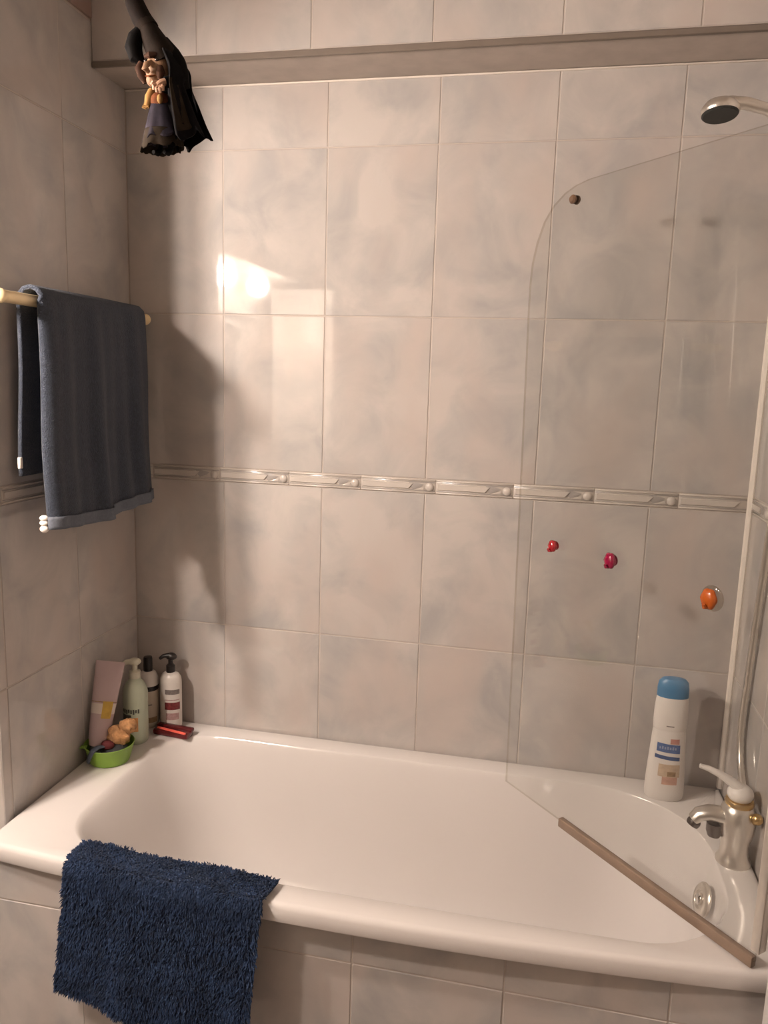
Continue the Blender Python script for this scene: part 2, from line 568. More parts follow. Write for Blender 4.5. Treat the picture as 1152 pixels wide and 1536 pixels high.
def rrect(x0, x1, y0, y1, rads, n=NR, bow=0.0):
    """rounded rectangle, corner radii from (x1,y1) anticlockwise"""
    pts = []
    per = n // 4
    cs = [(x1, y1, 0, rads[0]), (x0, y1, 90, rads[1]), (x0, y0, 180, rads[2]), (x1, y0, 270, rads[3])]
    half = per // 2
    arcs = []
    for cx, cy, a0, r in cs:
        sx = -1 if cx == x1 else 1
        sy = -1 if cy == y1 else 1
        arcs.append([(cx + sx * r + r * math.cos(math.radians(a0 + 90 * k / half)),
                      cy + sy * r + r * math.sin(math.radians(a0 + 90 * k / half))) for k in range(half + 1)])
    for i in range(4):
        a = arcs[i]
        pts += a
        p, q = a[-1], arcs[(i + 1) % 4][0]
        m_ = per - half - 1
        for k in range(1, m_ + 1):
            t = k / (m_ + 1)
            pts.append((p[0] + (q[0] - p[0]) * t, p[1] + (q[1] - p[1]) * t))
    out = []
    for x, y in pts[:n]:
        if bow:
            ty = max(0.0, min(1.0, (-.30 - y) / .36))
            tx = (x - .80) / .83
            y -= bow * ty * max(0.0, 1 - tx * tx)
        out.append((x, y))
    return out


def ring_inset(ring, d):
    c = (.83, -.34)
    res = []
    n = len(ring)
    for i in range(n):
        p, q = Vector(ring[i - 1]), Vector(ring[(i + 1) % n])
        t = (q - p)
        t = t.normalized() if t.length > 1e-9 else Vector((1, 0))
        nrm = Vector((-t.y, t.x))
        if nrm.dot(Vector(c) - Vector(ring[i])) < 0:
            nrm = -nrm
        res.append((ring[i][0] + nrm.x * d, ring[i][1] + nrm.y * d))
    return res


outer = rrect(.003, RIGHT - .003, -.664, -.003, (.004, .004, .03, .03), bow=.042)
opening = rrect(.135, 1.553, -.634, -.072, (.25, .15, .15, .20), bow=.012)
bottom = rrect(.50, 1.44, -.53, -.19, (.14, .13, .13, .14))
rings = []
rings.append([(x, y, .524) for x, y in ring_inset(outer, .006)])
rings.append([(x, y, .5225) for x, y in ring_inset(outer, .002)])
rings.append([(x, y, .526) for x, y in outer])
rings.append([(x, y, .550) for x, y in outer])
rings.append([(x, y, .557) for x, y in ring_inset(outer, .0025)])
rings.append([(x, y, .5605) for x, y in ring_inset(outer, .007)])
rings.append([(x, y, ZR) for x, y in ring_inset(outer, .012)])
PF = [(0, ZR), (.012, .5600), (.028, .5565), (.05, .548), (.085, .528), (.14, .49), (.21, .43), (.30, .35), (.41, .275), (.54, .222), (.68, .193), (.83, .178), (1, .170)]
for s_, z in PF:
    rings.append([(o[0] + (q[0] - o[0]) * s_, o[1] + (q[1] - o[1]) * s_, z) for o, q in zip(opening, bottom)])
rings.append([(.97 + (x - .97) * .5, -.36 + (y + .36) * .5, .165) for x, y in bottom])
v, f = [], []
for rg in rings:
    v += rg
for j in range(len(rings) - 1):
    for i in range(NR):
        k = (i + 1) % NR
        f.append((j * NR + i, j * NR + k, (j + 1) * NR + k, (j + 1) * NR + i))
v.append((.97, -.36, .163))
for i in range(NR):
    f.append(((len(rings) - 1) * NR + i, (len(rings) - 1) * NR + (i + 1) % NR, len(v) - 1))
b = B()
b.add(v, f)
b.build('tub_shell', M['enamel'], tub, angle=80)
# overflow rosette on the tap end, drain in the bottom
t = empty('overflow', (1.523, -.388, .497), (0, math.radians(-76), math.radians(8)))
t.parent = tub
ov = B().lathe([(.036, 0), (.036, .004), (.031, .009), (.020, .010), (.016, .006), (.004, .006)], 28).build('overflow_plate', M['chrome_soft'], t)
B().lathe([(.012, .004), (.012, .012), (.009, .015), (.001, .016)], 18).build('overflow_knob', M['chrome'], t)
B().lathe([(.035, 0), (.035, .003), (.028, .005), (.012, .004), (.001, .006)], 28).build('drain', M['chrome'], tub, (1.34, -.36, .166))


# ------------------------------------------------------------------ glass screen
E0, E1 = Vector((1.222, -.288, 0)), Vector((1.554, -.664, 0))
ed = (E1 - E0).normalized()
en = Vector((-ed.y, ed.x, 0))
ORG = E0 - ed * .19                          # free edge is s = 0
ang = math.atan2(ed.y, ed.x)
SL = (E1 - ORG).length
screen = tag(empty('bath_screen', (ORG.x, ORG.y, 0), (0, 0, ang)),
             'clear glass bath screen with rounded top corner, swung in over the bath', 'bath screen')
ztop = 1.99
out = [(-.008, .576), (SL - .004, .576), (SL - .004, ztop + .002), (.14, ztop - .005), (.10, ztop - .010)]
cpt = [(.10, ztop - .010), (.068, ztop - .020), (.034, ztop - .040), (.006, ztop - .070), (-.014, ztop - .112), (-.026, ztop - .155), (-.030, ztop - .20), (-.030, ztop - .26)]
out += cpt[1:] + [(-.022, 1.37), (-.014, .95)]
n = len(out)
TG = .006
v = [(x, -TG / 2, z) for x, z in out] + [(x, TG / 2, z) for x, z in out]
g = B()
g.add(v, [tuple(range(n)), tuple(reversed(range(n, 2 * n)))], 0)
g.add(v, [(i, (i + 1) % n, n + (i + 1) % n, n + i) for i in range(n)], 1)
g.build('pane', [M['glass'], M['glass_edge']], screen, smooth=False)
b = B().box((.19, -.0075, .5625), (SL - .006, .0075, .584), .003, seg=2)
b.build('seal', M['seal'], screen)
b = B()
for q in (-1, 1):
    b.lathe([(.009, 0), (.0095, .004), (.006, .008), (.001, .0085)], 16,
            mat4=Matrix.Translation((.098, q * TG / 2, 1.952)) @ Matrix.Rotation(-q * PI / 2, 4, 'X'))
b.build('bumper', M['bumper'], screen)
b = B().box((SL - .010, -.011, .60), (SL + .008, .011, 2.02), .003, seg=2)
b.build('hinge_profile', M['chrome_soft'], screen)


def hook(s, z, r, mt, label, halo):
    p = ORG + ed * s - en * (TG / 2)
    h = tag(empty('suction_hook', (p.x, p.y, z), (0, 0, ang)), label, 'suction hook', 'suction hooks on the glass screen')
    m4 = Matrix.Rotation(PI / 2, 4, 'X')
    c = B().lathe([(halo, 0), (halo * .9, .0015), (halo * .45, .004), (.001, .005)], 24, mat4=m4)
    c.build('suction_cup', M['cup'] if halo > .02 else mt, h)
    k = B()
    k.blob((0, -.010, 0), (r, .009, r * 1.18), 0, 20, 12, fn=lambda d: 1 + .05 * math.cos(6 * math.atan2(d.z, d.x)))
    k.build('knob', mt, h)
    k = B().tube([(0, -.008, -r * .6), (0, -.014, -r * .9), (0, -.020, -r * .85), (0, -.023, -r * .5)], [.004, .004, .0038, .003], 8)
    k.build('hook_arm', mt, h)


hook(.116, 1.209, .0115, M['red'], 'small bright red suction hook on the glass screen, leftmost of three', .010)
hook(.289, 1.213, .0145, M['magenta'], 'dark magenta suction hook on the glass screen, between red and orange ones', .012)
hook(.529, 1.195, .0165, M['orange'], 'orange suction hook low on the glass screen, rightmost of three', .024)


# ------------------------------------------------------------------ tap, hose, hand shower
tap = tag(empty('bath_tap', (1.587, -.33, ZR)), 'chrome single lever bath mixer tap on the right end of the tub', 'tap')
b = B().lathe([(.036, 0), (.036, .006), (.031, .014), (.028, .035), (.030, .055), (.036, .075), (.0375, .10), (.035, .122), (.027, .136), (.015, .142), (.001, .143)], 28)
b.build('tap_body', M['chrome_soft'], tap)
b = B().tube([(-.005, 0, .092), (-.03, .0, .104), (-.058, .0, .106), (-.078, .0, .099), (-.088, .0, .086)], [.024, .022, .020, .018, .0155], 18, flat=.8)
b.build('spout', M['chrome_soft'], tap)
B().lathe([(.0135, 0), (.0145, .006), (.0135, .012)], 18, mat4=Matrix.Translation((-.0895, 0, .073)) @ Matrix.Rotation(math.radians(25), 4, 'Y')).build('aerator', M['dark_chrome'], tap)
B().lathe([(.006, 0), (.013, .004), (.017, .016), (.017, .034)], 20, mat4=Matrix.Translation((-.044, 0, .050))).build('diverter', M['dark_chrome'], tap)
B().lathe([(.0285, .134), (.030, .139), (.0275, .145)], 26).build('collar', M['brass'], tap)
b = B()
b.blob((0, 0, .158), (.027, .026, .021), 0, 20, 12)
b.tube([(.004, 0, .165), (-.02, 0, .182), (-.044, 0, .196), (-.068, 0, .206), (-.086, 0, .210)], [.017, .0135, .010, .008, .006], 12, flat=.75)
b.build('lever', M['white_plastic'], tap)
b = B()
b.tube([(.012, 0, .098), (.024, .03, .11), (.028, .07, .125)], [.014, .012, .011], 12)
b.blob((.030, -.030, .120), (.012, .012, .012), 0, 14, 10)
b.tube([(.02, -.01, .10), (.030, -.030, .120)], [.01, .008], 10)
b.build('hose_union', M['brass'], tap)

hose = B()
hp = []
ctrl = [(1.615, -.26, .686), (1.616, -.225, .70), (1.617, -.185, .74), (1.617, -.17, .82), (1.617, -.185, 1.0), (1.616, -.22, 1.28), (1.614, -.27, 1.6), (1.612, -.31, 1.85), (1.606, -.325, 1.97), (1.598, -.315, 2.005), (1.59, -.306, 2.018)]
for i in range(len(ctrl) - 1):
    p0, p1, p2, p3 = [Vector(ctrl[max(0, min(len(ctrl) - 1, i + k))]) for k in (-1, 0, 1, 2)]
    for k in range(8):
        t = k / 8
        hp.append(.5 * ((2 * p1) + (p2 - p0) * t + (2 * p0 - 5 * p1 + 4 * p2 - p3) * t * t + (3 * p1 - p0 - 3 * p2 + p3) * t ** 3))
hp.append(Vector(ctrl[-1]))
hose.tube(hp, [.0072 + .0007 * (i % 2) for i in range(len(hp))], 10)
ho = hose.build('shower_hose', M['chrome_soft'], smooth=True)
tag(ho, 'metal shower hose running up the right wall from the tap', 'hose')

shw = tag(empty('hand_shower', (1.42, -.30, 2.085)), 'chrome hand shower with dark spray face at the upper right', 'hand shower')
tl = Matrix.Rotation(math.radians(-9), 4, 'X') @ Matrix.Rotation(math.radians(-2), 4, 'Y')
b = B().lathe([(.033, .0), (.0355, .004), (.0345, .012), (.027, .022), (.012, .028), (.001, .029)], 32, mat4=tl)
b.tube([(.015, 0, .020), (.045, 0, .0185), (.085, 0, .006), (.130, -.001, -.022), (.168, -.003, -.058)], [.013, .0115, .0105, .0115, .012], 14)
b.build('shower_head', M['chrome_soft'], shw)
b = B().lathe([(.031, -.0035), (.0335, -.001), (.0335, .004)], 32, mat4=tl)
b.build('spray_face', M['nozzle'], shw)
hold = tag(empty('shower_holder', (RIGHT, -.303, 2.03)), 'wall bracket holding the hand shower on the right wall', 'bracket')
b = B().lathe([(.024, 0), (.024, .006), (.014, .012), (.010, .03)], 20, mat4=Matrix.Rotation(-PI / 2, 4, 'Y'))
b.lathe([(.016, -.014), (.018, .014)], 18, mat4=Matrix.Translation((-.042, 0, -.003)) @ Matrix.Rotation(math.radians(-35), 4, 'Y'))
b.build('bracket_body', M['chrome_soft'], hold)


# ------------------------------------------------------------------ towel rail and towel
RX, RZ = .066, 1.705
rail = tag(empty('towel_rail', (0, 0, RZ)), 'gold towel rail on the left wall carrying the grey towel', 'towel rail')
B().tube([(RX, -.600, 0), (RX, -.040, 0)], .0125, 16).build('bar', M['gold'], rail)
for y in (-.575, -.055):
    b = B().lathe([(.020, 0), (.020, .006), (.011, .012), (.008, .06)], 18, mat4=Matrix.Translation((0, y, 0)) @ Matrix.Rotation(PI / 2, 4, 'Y'))
    b.build('post', M['gold'], rail)
for y in (-.036, -.604):
    B().blob((RX, y, 0), (.0145, .012, .0145), 0, 14, 10).build('finial', M['gold'], rail)

TY0, TY1 = -.512, -.092


def towel_fn(u, s):
    """u along the rail, s from the front hem over the rail to the back hem"""
    y = TY0 + (TY1 - TY0) * u
    zf = 1.228 - .012 * math.sin(PI * min(1, u * 1.2)) + .006 * u
    zb = 1.335
    r = .0235
    Lf, La, Lb = RZ - zf, PI * r, RZ - zb
    L = s * (Lf + La + Lb)
    if L < Lf:
        k = 1 - L / Lf                        # 1 at the hem
        x, z = RX + r + .004 * k + .010 * k * k, zf + L
    elif L < Lf + La:
        k = 0
        a = (L - Lf) / r
        x, z = RX + r * math.cos(a), RZ + r * math.sin(a)
    else:
        k = (L - Lf - La) / Lb
        x, z = RX - r - .012 * k, RZ - (L - Lf - La)
        k *= .4
    wv = .0105 * math.sin(u * 15.5 + .6 + .9 * k) + .0045 * math.sin(u * 29 + 2 - .7 * k) + .003 * math.sin(u * 47)
    x += wv * (.25 + .75 * k) if L < Lf else wv * .25 * k
    cw = .07 + .13 * k
    if u < cw and L < Lf:
        x -= (.010 + .022 * k) * ((cw - u) / cw) ** 2
    x += .012 * k * math.exp(-((u - .12) / .10) ** 2) if L < Lf else 0
    y += -.010 * k * (1 - 2 * u) + .003 * math.sin(z * 17)
    return Vector((x, y, z))


towel = tag(empty('towel', (0, 0, 0)), 'slate grey terry towel folded over the gold rail on the left wall', 'towel')
tw = B().grid(towel_fn, 60, 70).build('towel_cloth', M['slate'], towel)
solidify(tw, .009, 1)


def hem_fn(u, s):
    q = s * .030
    du = towel_fn(min(u + .02, 1), q) - towel_fn(max(u - .02, 0), q)
    nn = du.cross(Vector((0, 0, 1)))
    nn = nn.normalized() if nn.x > 0 or nn.y < 0 else -nn.normalized()
    return towel_fn(u, q) + nn * .0115 + Vector((0, 0, -.004))


hm = B().grid(hem_fn, 60, 4).build('hem_band', M['slate_hem'], towel)
solidify(hm, .002, 1)
hm = B()  # hem corner loops; lamp glare on them is put in as white
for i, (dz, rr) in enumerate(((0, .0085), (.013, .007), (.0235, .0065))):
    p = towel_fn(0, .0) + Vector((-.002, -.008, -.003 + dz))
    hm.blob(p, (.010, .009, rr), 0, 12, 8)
hm.build('lit_hem_loops', M['cotton'], towel)['label'] = 'looped hem corner, coloured white for the lamp glare on it'
p = towel_fn(0, .985)
hm = B().box((p.x - .003, p.y - .010, p.z + .004), (p.x + .004, p.y - .001, p.z + .028), .001)
hm.build('care_tag', M['cotton'], towel)['label'] = 'small white care tag'


# ------------------------------------------------------------------ navy bath mat over the rim
def bow_y(x):
    tx = (x - .80) / .83
    return -.664 - .042 * max(0, 1 - tx * tx)


matx0, matx1 = .205, .655
prof = [(.055, .0105), (.022, .0105), (0, .0098), (-.010, .003), (-.0135, -.012), (-.014, -.04), (-.016, -.11), (-.019, -.18), (-.022, -.24), (-.024, -.285)]


def mat_fn(u, s):
    k = s * (len(prof) - 1)
    i = min(int(k), len(prof) - 2)
    t = k - i
    py = prof[i][0] + (prof[i + 1][0] - prof[i][0]) * t
    pz = prof[i][1] + (prof[i + 1][1] - prof[i][1]) * t
    drop = max(0, min(1, -pz / .3))
    x = matx0 + (matx1 - matx0) * u + (.022 * (1 - u) - .0 * u) * (1 - drop) - .012 * drop * (1 - u) - .028 * drop * u
    if s < .25:
        x += .012 * u * (1 - s / .25)
    y = bow_y(x) + py + .008 * math.sin(u * 9 + 1) * drop - .004 * math.sin(u * 21) * drop
    z = ZR + pz + .004 * math.sin(u * 11) * (1 - drop) * (s < .3) - .042 * drop * u
    if s < .3:
        z = max(z, ZR + .0085)
    return Vector((x, y, z))


bm_ = tag(empty('bath_mat', (0, 0, 0)), 'shaggy navy blue bath mat hung over the front rim of the tub', 'bath mat')
bk = B().grid(mat_fn, 36, 40).build('mat_backing', M['navy_back'], bm_)
solidify(bk, .006, 0)
pv, pf = [], []
rnd = random.Random(3)
for _ in range(30000):
    u, s = rnd.uniform(-.004, 1.004), rnd.random() ** .9
    s = min(1, s)
    uu = min(max(u, 0), 1)
    p = mat_fn(uu, s)
    du = mat_fn(min(uu + .01, 1), s) - mat_fn(max(uu - .01, 0), s)
    ds = mat_fn(uu, min(s + .01, 1)) - mat_fn(uu, max(s - .01, 0))
    nn = ds.cross(du)
    nn = nn.normalized() if nn.length > 1e-9 else Vector((0, -1, 0))
    if nn.y > .3 or nn.z < -.5:
        nn = -nn
    L = rnd.uniform(.006, .0125)
    edge = Vector((0, 0, 0))
    if uu < .03: edge.x = -.6
    if uu > .97: edge.x = .6
    if s > .97: edge.z = -.5
    if s < .03: edge.y = .6
    cl = noise.noise(p * 38)
    cl2 = noise.noise(p * 38 + Vector((7, 3, 1)))
    hang = Vector((cl * .9, 0, cl2 * .6 - .35)) if s > .25 else Vector((cl * .9, cl2 * .8 - .2, 0))
    d = (nn + hang + edge + Vector((rnd.uniform(-.35, .35), rnd.uniform(-.35, .35), rnd.uniform(-.35, .35)))).normalized()
    sd = d.cross(Vector((rnd.uniform(-1, 1), rnd.uniform(-1, 1), rnd.uniform(-1, 1)))).normalized()
    sd2 = d.cross(sd)
    wd = rnd.uniform(.0012, .0020)
    q = p + nn * .002
    mid = q + d * L * .55 + sd * rnd.uniform(-.002, .002)
    tip = q + d * L + Vector((0, 0, -.003))
    i0 = len(pv)
    pv += [q + sd * wd * .7, q - sd * wd * .35 + sd2 * wd * .6, q - sd * wd * .35 - sd2 * wd * .6,
           mid + sd * wd, mid - sd * wd * .5 + sd2 * wd * .85, mid - sd * wd * .5 - sd2 * wd * .85, tip]
    for k in range(3):
        j = (k + 1) % 3
        pf.append((i0 + k, i0 + j, i0 + 3 + j, i0 + 3 + k))
        pf.append((i0 + 3 + k, i0 + 3 + j, i0 + 6))
me = bpy.data.meshes.new('pile')
me.from_pydata(pv, [], pf)
me.update()
pl = link('pile', me, M['navy'], bm_)
pl['kind'] = 'stuff'


# ------------------------------------------------------------------ things on the rim
def bottle_root(name, loc, label, rz=0.0, cat='bottle'):
    return tag(empty(name, loc, (0, 0, rz)), label, cat)


FACE = math.degrees(math.atan2(-1.985, 1.132 - .1))   # direction from the left corner towards the room

# 1 black-capped cream bottle in the corner
r_ = bottle_root('lotion_bottle', (.064, -.058, ZR), 'cream bottle with white shoulder and round black cap in the tub corner')
pr_ = [(.024, 0), (.0275, .004), (.0285, .02), (.0285, .10), (.0285, .115)]
B().lathe(pr_, 24).build('bottle_body', M['cream'], r_)
B().lathe([(.0287, .112), (.0290, .116), (.0290, .124), (.0280, .126)], 24).build('band', M['black'], r_)
B().lathe([(.0282, .1255), (.0285, .128), (.0270, .148), (.0225, .160), (.014, .166)], 24).build('shoulder', M['white_plastic'], r_)
B().lathe([(.0125, .164), (.0130, .168), (.0130, .202), (.0115, .207), (.001, .208)], 20).build('cap', M['black'], r_)
label_patch(pr_, 1, 1, FACE - 50, FACE + 20, .070, .074).build('print_line', M['ink_grey'], r_)
label_patch(pr_, 1, 1, FACE - 45, FACE + 50, .018, .034).build('print_band', M['brown_print'], r_)

# 2 white pump bottle with black head
r_ = bottle_root('pump_bottle', (.131, -.052, ZR), 'white bottle with black pump head and dark red label by back wall')
pr_ = [(.027, 0), (.0305, .004), (.0315, .015), (.0315, .14), (.030, .152)]
B().lathe(pr_ + [(.024, .162), (.014, .168)], 24, 1, .8).build('bottle_body', M['white_plastic'], r_)
b = B().lathe([(.0125, .166), (.0125, .186), (.009, .190), (.0065, .192), (.0065, .206)], 18)
b.blob((.002, 0, .213), (.017, .012, .011), 0, 16, 10)
b.tube([(.0, -.004, .217), (-.016, -.010, .216), (-.026, -.014, .208)], [.0075, .006, .0045], 10)
b.build('pump_head', M['black'], r_)
fa = FACE + 2
label_patch(pr_, 1, .8, fa - 40, fa + 42, .108, .122).build('grey_print', M['ink_grey'], r_)
label_patch(pr_, 1, .8, fa - 42, fa + 44, .062, .084).build('red_print', M['maroon_print'], r_)
label_patch(pr_, 1, .8, fa - 36, fa + 36, .032, .052).build('pink_print', M['pink_print'], r_)
label_patch(pr_, 1, .8, fa - 20, fa + 20, .008, .015).build('brown_print', M['brown_print'], r_)
label_patch(pr_, 1, .8, fa - 40, fa + 42, .090, .0925).build('rule_print', M['pink_print'], r_)

# 3 mint pump bottle
r_ = bottle_root('soap_bottle', (.078, -.155, ZR), 'pale mint green pump bottle standing on the left tub ledge')
pr_ = [(.029, 0), (.0325, .004), (.0335, .015), (.0335, .142), (.031, .155)]
B().lathe(pr_ + [(.024, .170), (.015, .180), (.0135, .186)], 28).build('bottle_body', M['mint'], r_)
b = B().lathe([(.0155, .184), (.0155, .202), (.007, .206), (.007, .222)], 18)
b.blob((0, 0, .229), (.018, .015, .010), 0, 16, 10)
b.tube([(.003, 0, .231), (-.020, -.010, .228), (-.034, -.017, .216)], [.009, .007, .005], 10)
b.build('pump_head', M['mint_pale'], r_)
fa = FACE - 22
for k in range(8):                         # a line of tiny dark lettering, too blurred in the photograph to read
    label_patch(pr_, 1, 1, fa - 44 + k * 11, fa - 36.5 + k * 11, .094 - .002 * (k % 3), .103 + .001 * (k % 2)).build('lettering', M['ink'], r_)
label_patch(pr_, 1, 1, fa - 48, fa + 4, .058, .088).build('dark_print', M['ink'], r_)
label_patch(pr_, 1, 1, fa - 20, fa + 34, .040, .080, out=1.016).build('orange_print', M['orange_print'], r_)

# 4 green bowl
r_ = bottle_root('bowl', (.068, -.272, ZR), 'small lime green plastic bowl on the left tub ledge', cat='bowl')
b = B()
b.lathe([(.045, 0), (.050, .002), (.058, .03), (.062, .047), (.0635, .049), (.0625, .050), (.060, .047), (.055, .028), (.048, .005), (.001, .004)], 32)
b.tube([(-.045, -.033, .044), (-.056, -.036, .046), (-.062, -.030, .040)], [.008, .007, .006], 10, flat=.5)
b.build('bowl_shell', M['green'], r_)

# 5 lilac tube standing on its cap in the bowl
ax = Vector((.006, .075, .24)).normalized()
rot = Vector((0, 0, 1)).rotation_difference(ax)
r_ = tag(empty('cream_tube', (.036, -.288, ZR + .006)), 'lilac tube with white and yellow label leaning in green bowl', 'tube')
r_.rotation_mode = 'QUATERNION'
r_.rotation_quaternion = rot
H = .252


def tube_fn(u, s):
    a = 2 * PI * u
    z = .035 + (H - .035) * s
    w_ = .0215 + (.0365 - .0215) * s ** .6
    d_ = .0225 * (1 - s ** 1.6) + .0022
    q = Vector((w_ * math.cos(a), d_ * math.sin(a), z))
    return Matrix.Rotation(math.radians(28), 3, 'Z') @ q


b = B().grid(tube_fn, 28, 14)
b.v = [tuple(p) for p in b.v]
b.build('tube_body', M['lilac'], r_)
b = B().lathe([(.0165, 0), (.0175, .003), (.0190, .033), (.018, .036)], 24)
b.build('cap', M['slate_cap'], r_)
def patch_tube(name, u0, u1, s0, s1, m, o_=.0012):
    bb = B().grid(lambda u, s: tube_fn(u0 + (u1 - u0) * u, s0 + (s1 - s0) * s) + (Matrix.Rotation(math.radians(28), 3, 'Z') @ Vector((0, -o_, 0))), 12, 3)
    return bb.build(name, m, r_)
patch_tube('label_strip', .52, .97, .38, .50, M['label_white'])
patch_tube('label_disc', .74, .88, .33, .53, M['yellow'], .002)
patch_tube('label_rule', .53, .97, .515, .525, M['brown_print'])

# 6 wash glove with strap, and sponge, in the bowl
r_ = tag(empty('wash_glove', (.068, -.272, ZR + .03)), 'dark wash glove in the bowl with a blue strap hanging over the edge', 'wash glove')
b = B().blob((.013, .0, .004), (.036, .034, .018), 0, 20, 12, fn=lambda d: 1 + .12 * noise.noise(d * 3.1))
b.build('glove', M['dark_cloth'], r_)
b = B().tube([(.006, -.024, .020), (-.004, -.048, .026), (-.010, -.063, .021), (-.017, -.066, .006), (-.024, -.062, -.010)], [.007, .0085, .0085, .0085, .007], 10, flat=.45)
b.build('strap', M['strap'], r_)
b = B().blob((.008, -.022, .022), (.018, .014, .012), 0, 14, 10, fn=lambda d: 1 + .15 * noise.noise(d * 4))
b.build('wine_cuff', M['wine'], r_)
sp = B().blob((0, 0, 0), (.030, .022, .026), 0, 24, 16, fn=lambda d: 1 + .28 * noise.noise(d * 2.6 + Vector((3, 1, 0))) + .10 * noise.noise(d * 7))
sp.blob((.022, .010, .026), (.022, .018, .020), 0, 20, 14, fn=lambda d: 1 + .25 * noise.noise(d * 3 + Vector((9, 1, 4))))
so = sp.build('bath_sponge', M['tan_sponge'], None, (.089, -.262, ZR + .064))
tag(so, 'crumpled tan orange sponge on top of the green bowl', 'sponge')

# 7 dark red comb case with a coral stripe
r_ = tag(empty('hair_brush', (.162, -.100, ZR), (0, 0, math.radians(-5))), 'flat dark red brush with coral strip lying on the tub corner', 'brush')
b = B().box((-.058, -.016, 0), (.052, .020, .017), .005, seg=2)
b.box((-.058, .004, .013), (.054, .022, .024), .004, seg=2)
b.build('brush_body', M['maroon'], r_)
b = B()
b.box((-.048, -.0035, 0), (.048, .0035, .005), .0015, seg=2)
o = b.build('coral_strip', M['coral'], r_, (.0, -.011, .0165), (0, 0, math.radians(-7)))
o['label'] = 'bright coral strip'

# 8 tall white shower gel bottle on the tap end
r_ = bottle_root('shower_gel_bottle', (1.476, -.088, ZR), 'tall white bottle with blue cap and blue label near the tap')
SYB = .56
pr_ = [(.040, 0), (.0455, .005), (.0470, .02), (.0455, .07), (.0425, .12), (.0400, .165), (.0385, .182)]
B().lathe(pr_, 32, 1, SYB).build('bottle_body', M['white_plastic'], r_)
pc_ = [(.0372, .1805), (.0388, .184), (.0400, .20), (.0395, .235), (.0372, .262), (.035, .266)]
B().lathe(pc_, 32, 1, SYB).build('closure', M['white_plastic'], r_)
B().lathe([(.0365, .2655), (.0372, .268), (.0370, .288), (.0345, .303), (.027, .311), (.012, .314), (.001, .3145)], 32, 1, SYB).build('cap', M['sky_cap'], r_)
fa = -98
label_patch(pr_, 1, SYB, fa - 34, fa + 46, .128, .150, skew=-.003).build('blue_print', M['royal'], r_)
label_patch(pr_, 1, SYB, fa - 38, fa + 46, .110, .1195, skew=-.004).build('blue_stripe', M['royal_dark'], r_)
for k in range(7):                         # pale lettering on the blue block, blurred beyond reading
    label_patch(pr_, 1, SYB, fa - 24 + 8.4 * k, fa - 19 + 8.4 * k, .1365, .1425 + .0015 * (k % 2), skew=-.0004, out=1.02, n=3).build('lettering', M['pale_print'], r_)
label_patch(pr_, 1, SYB, fa + 10, fa + 42, .151, .164).build('rose_mark', M['heart'], r_)
label_patch(pr_, 1, SYB, fa - 20, fa + 48, .066, .098).build('tan_print', M['tan_print'], r_)
label_patch(pr_, 1, SYB, fa + 8, fa + 34, .068, .080, out=1.02).build('brown_print', M['brown_print'], r_)
label_patch(pr_, 1, SYB, fa - 6, fa + 40, .046, .066).build('rose_print', M['rose_print'], r_)
label_patch(pc_, 1, SYB, fa - 8, fa + 18, .194, .197).build('thumb_notch', M['ink_grey'], r_)


# ------------------------------------------------------------------ hanging witch doll
DY = -.45


def dw(px, py, dy=0.0):
    """doll pattern units (1.37 mm across, 1.25 mm down) to local metres around its base point"""
    px += 7 * min(1, max(0, (py - 15) / 30))
    return Vector(((px - 250) * .00137, dy, (120 - py) * .00125))


DB = Vector((.605, -.95, 1.951))
DS = .674
doll = tag(empty('witch_doll', DB), 'hanging witch doll in dark cloak and hood, below the ceiling at upper left', 'doll')
doll.scale = (DS, DS, DS)
# pointed hat: bent tip, crown, brim
b = B()
b.tube([dw(187, -55), dw(193, -28), dw(201, 5), dw(208, 26), dw(214, 42)], [.008, .014, .0185, .0200, .0205], 16)
b.build('hat_tip', M['hat'], doll)
b = B()
b.tube([dw(211, 38), dw(217, 48), dw(226, 66), dw(236, 84), dw(243, 98)], [.018, .023, .029, .034, .030], 18, flat=.85)
b.build('hat_crown', M['hat_front'], doll)
b = B()
b.tube([dw(207, 37), dw(213, 41), dw(216, 46)], [.0205, .0225, .0215], 16, caps=False)
b.build('hat_band', M['hat_front'], doll)
b = B()
fnz = lambda d: 1 + .16 * noise.noise(d * 3)
b.tube([dw(207, 44, -.006), dw(199, 58, -.012), dw(196, 74, -.014), dw(200, 88, -.012), dw(208, 95, -.008)], [.010, .0145, .017, .015, .006], 12)
b.tube([dw(232, 62, .01), dw(248, 82, .01), dw(257, 96, .0), dw(262, 112, .0), dw(264, 132, .01)], [.016, .018, .020, .019, .014], 12)
b.build('hair', M['hair'], doll)
# head with face
hr = Matrix.Rotation(math.radians(14), 3, 'Y')
b = B()
b.blob(dw(233, 107, -.008), (.026, .024, .033), 0, 22, 16, rot=hr, fn=lambda d: 1 + .05 * noise.noise(d * 4))
b.tube([dw(229, 100, -.028), dw(226, 108, -.040), dw(225, 114, -.043), dw(227, 117, -.034)], [.004, .006, .007, .004], 10)
b.blob(dw(228, 125, -.020), (.013, .012, .013), 0, 14, 10)
for px in (212, 252):
    b.blob(dw(px, 106, .0), (.006, .008, .011), 0, 10, 8)
b.build('head', M['skin'], doll)
for px, py in ((221, 99), (238, 98)):
    B().blob(dw(px, py, -.029), .0038, 0, 10, 8).build('eye', M['eye'], doll)
B().tube([dw(220, 121, -.030), dw(228, 122.5, -.033), dw(236, 120, -.029)], [.0012, .002, .0012], 8).build('mouth', M['rust'], doll)
b = B()
b.tube([dw(209, 97, -.014), dw(206, 106, -.016), dw(210, 116, -.016), dw(214, 126, -.012)], [.007, .010, .010, .006], 10)
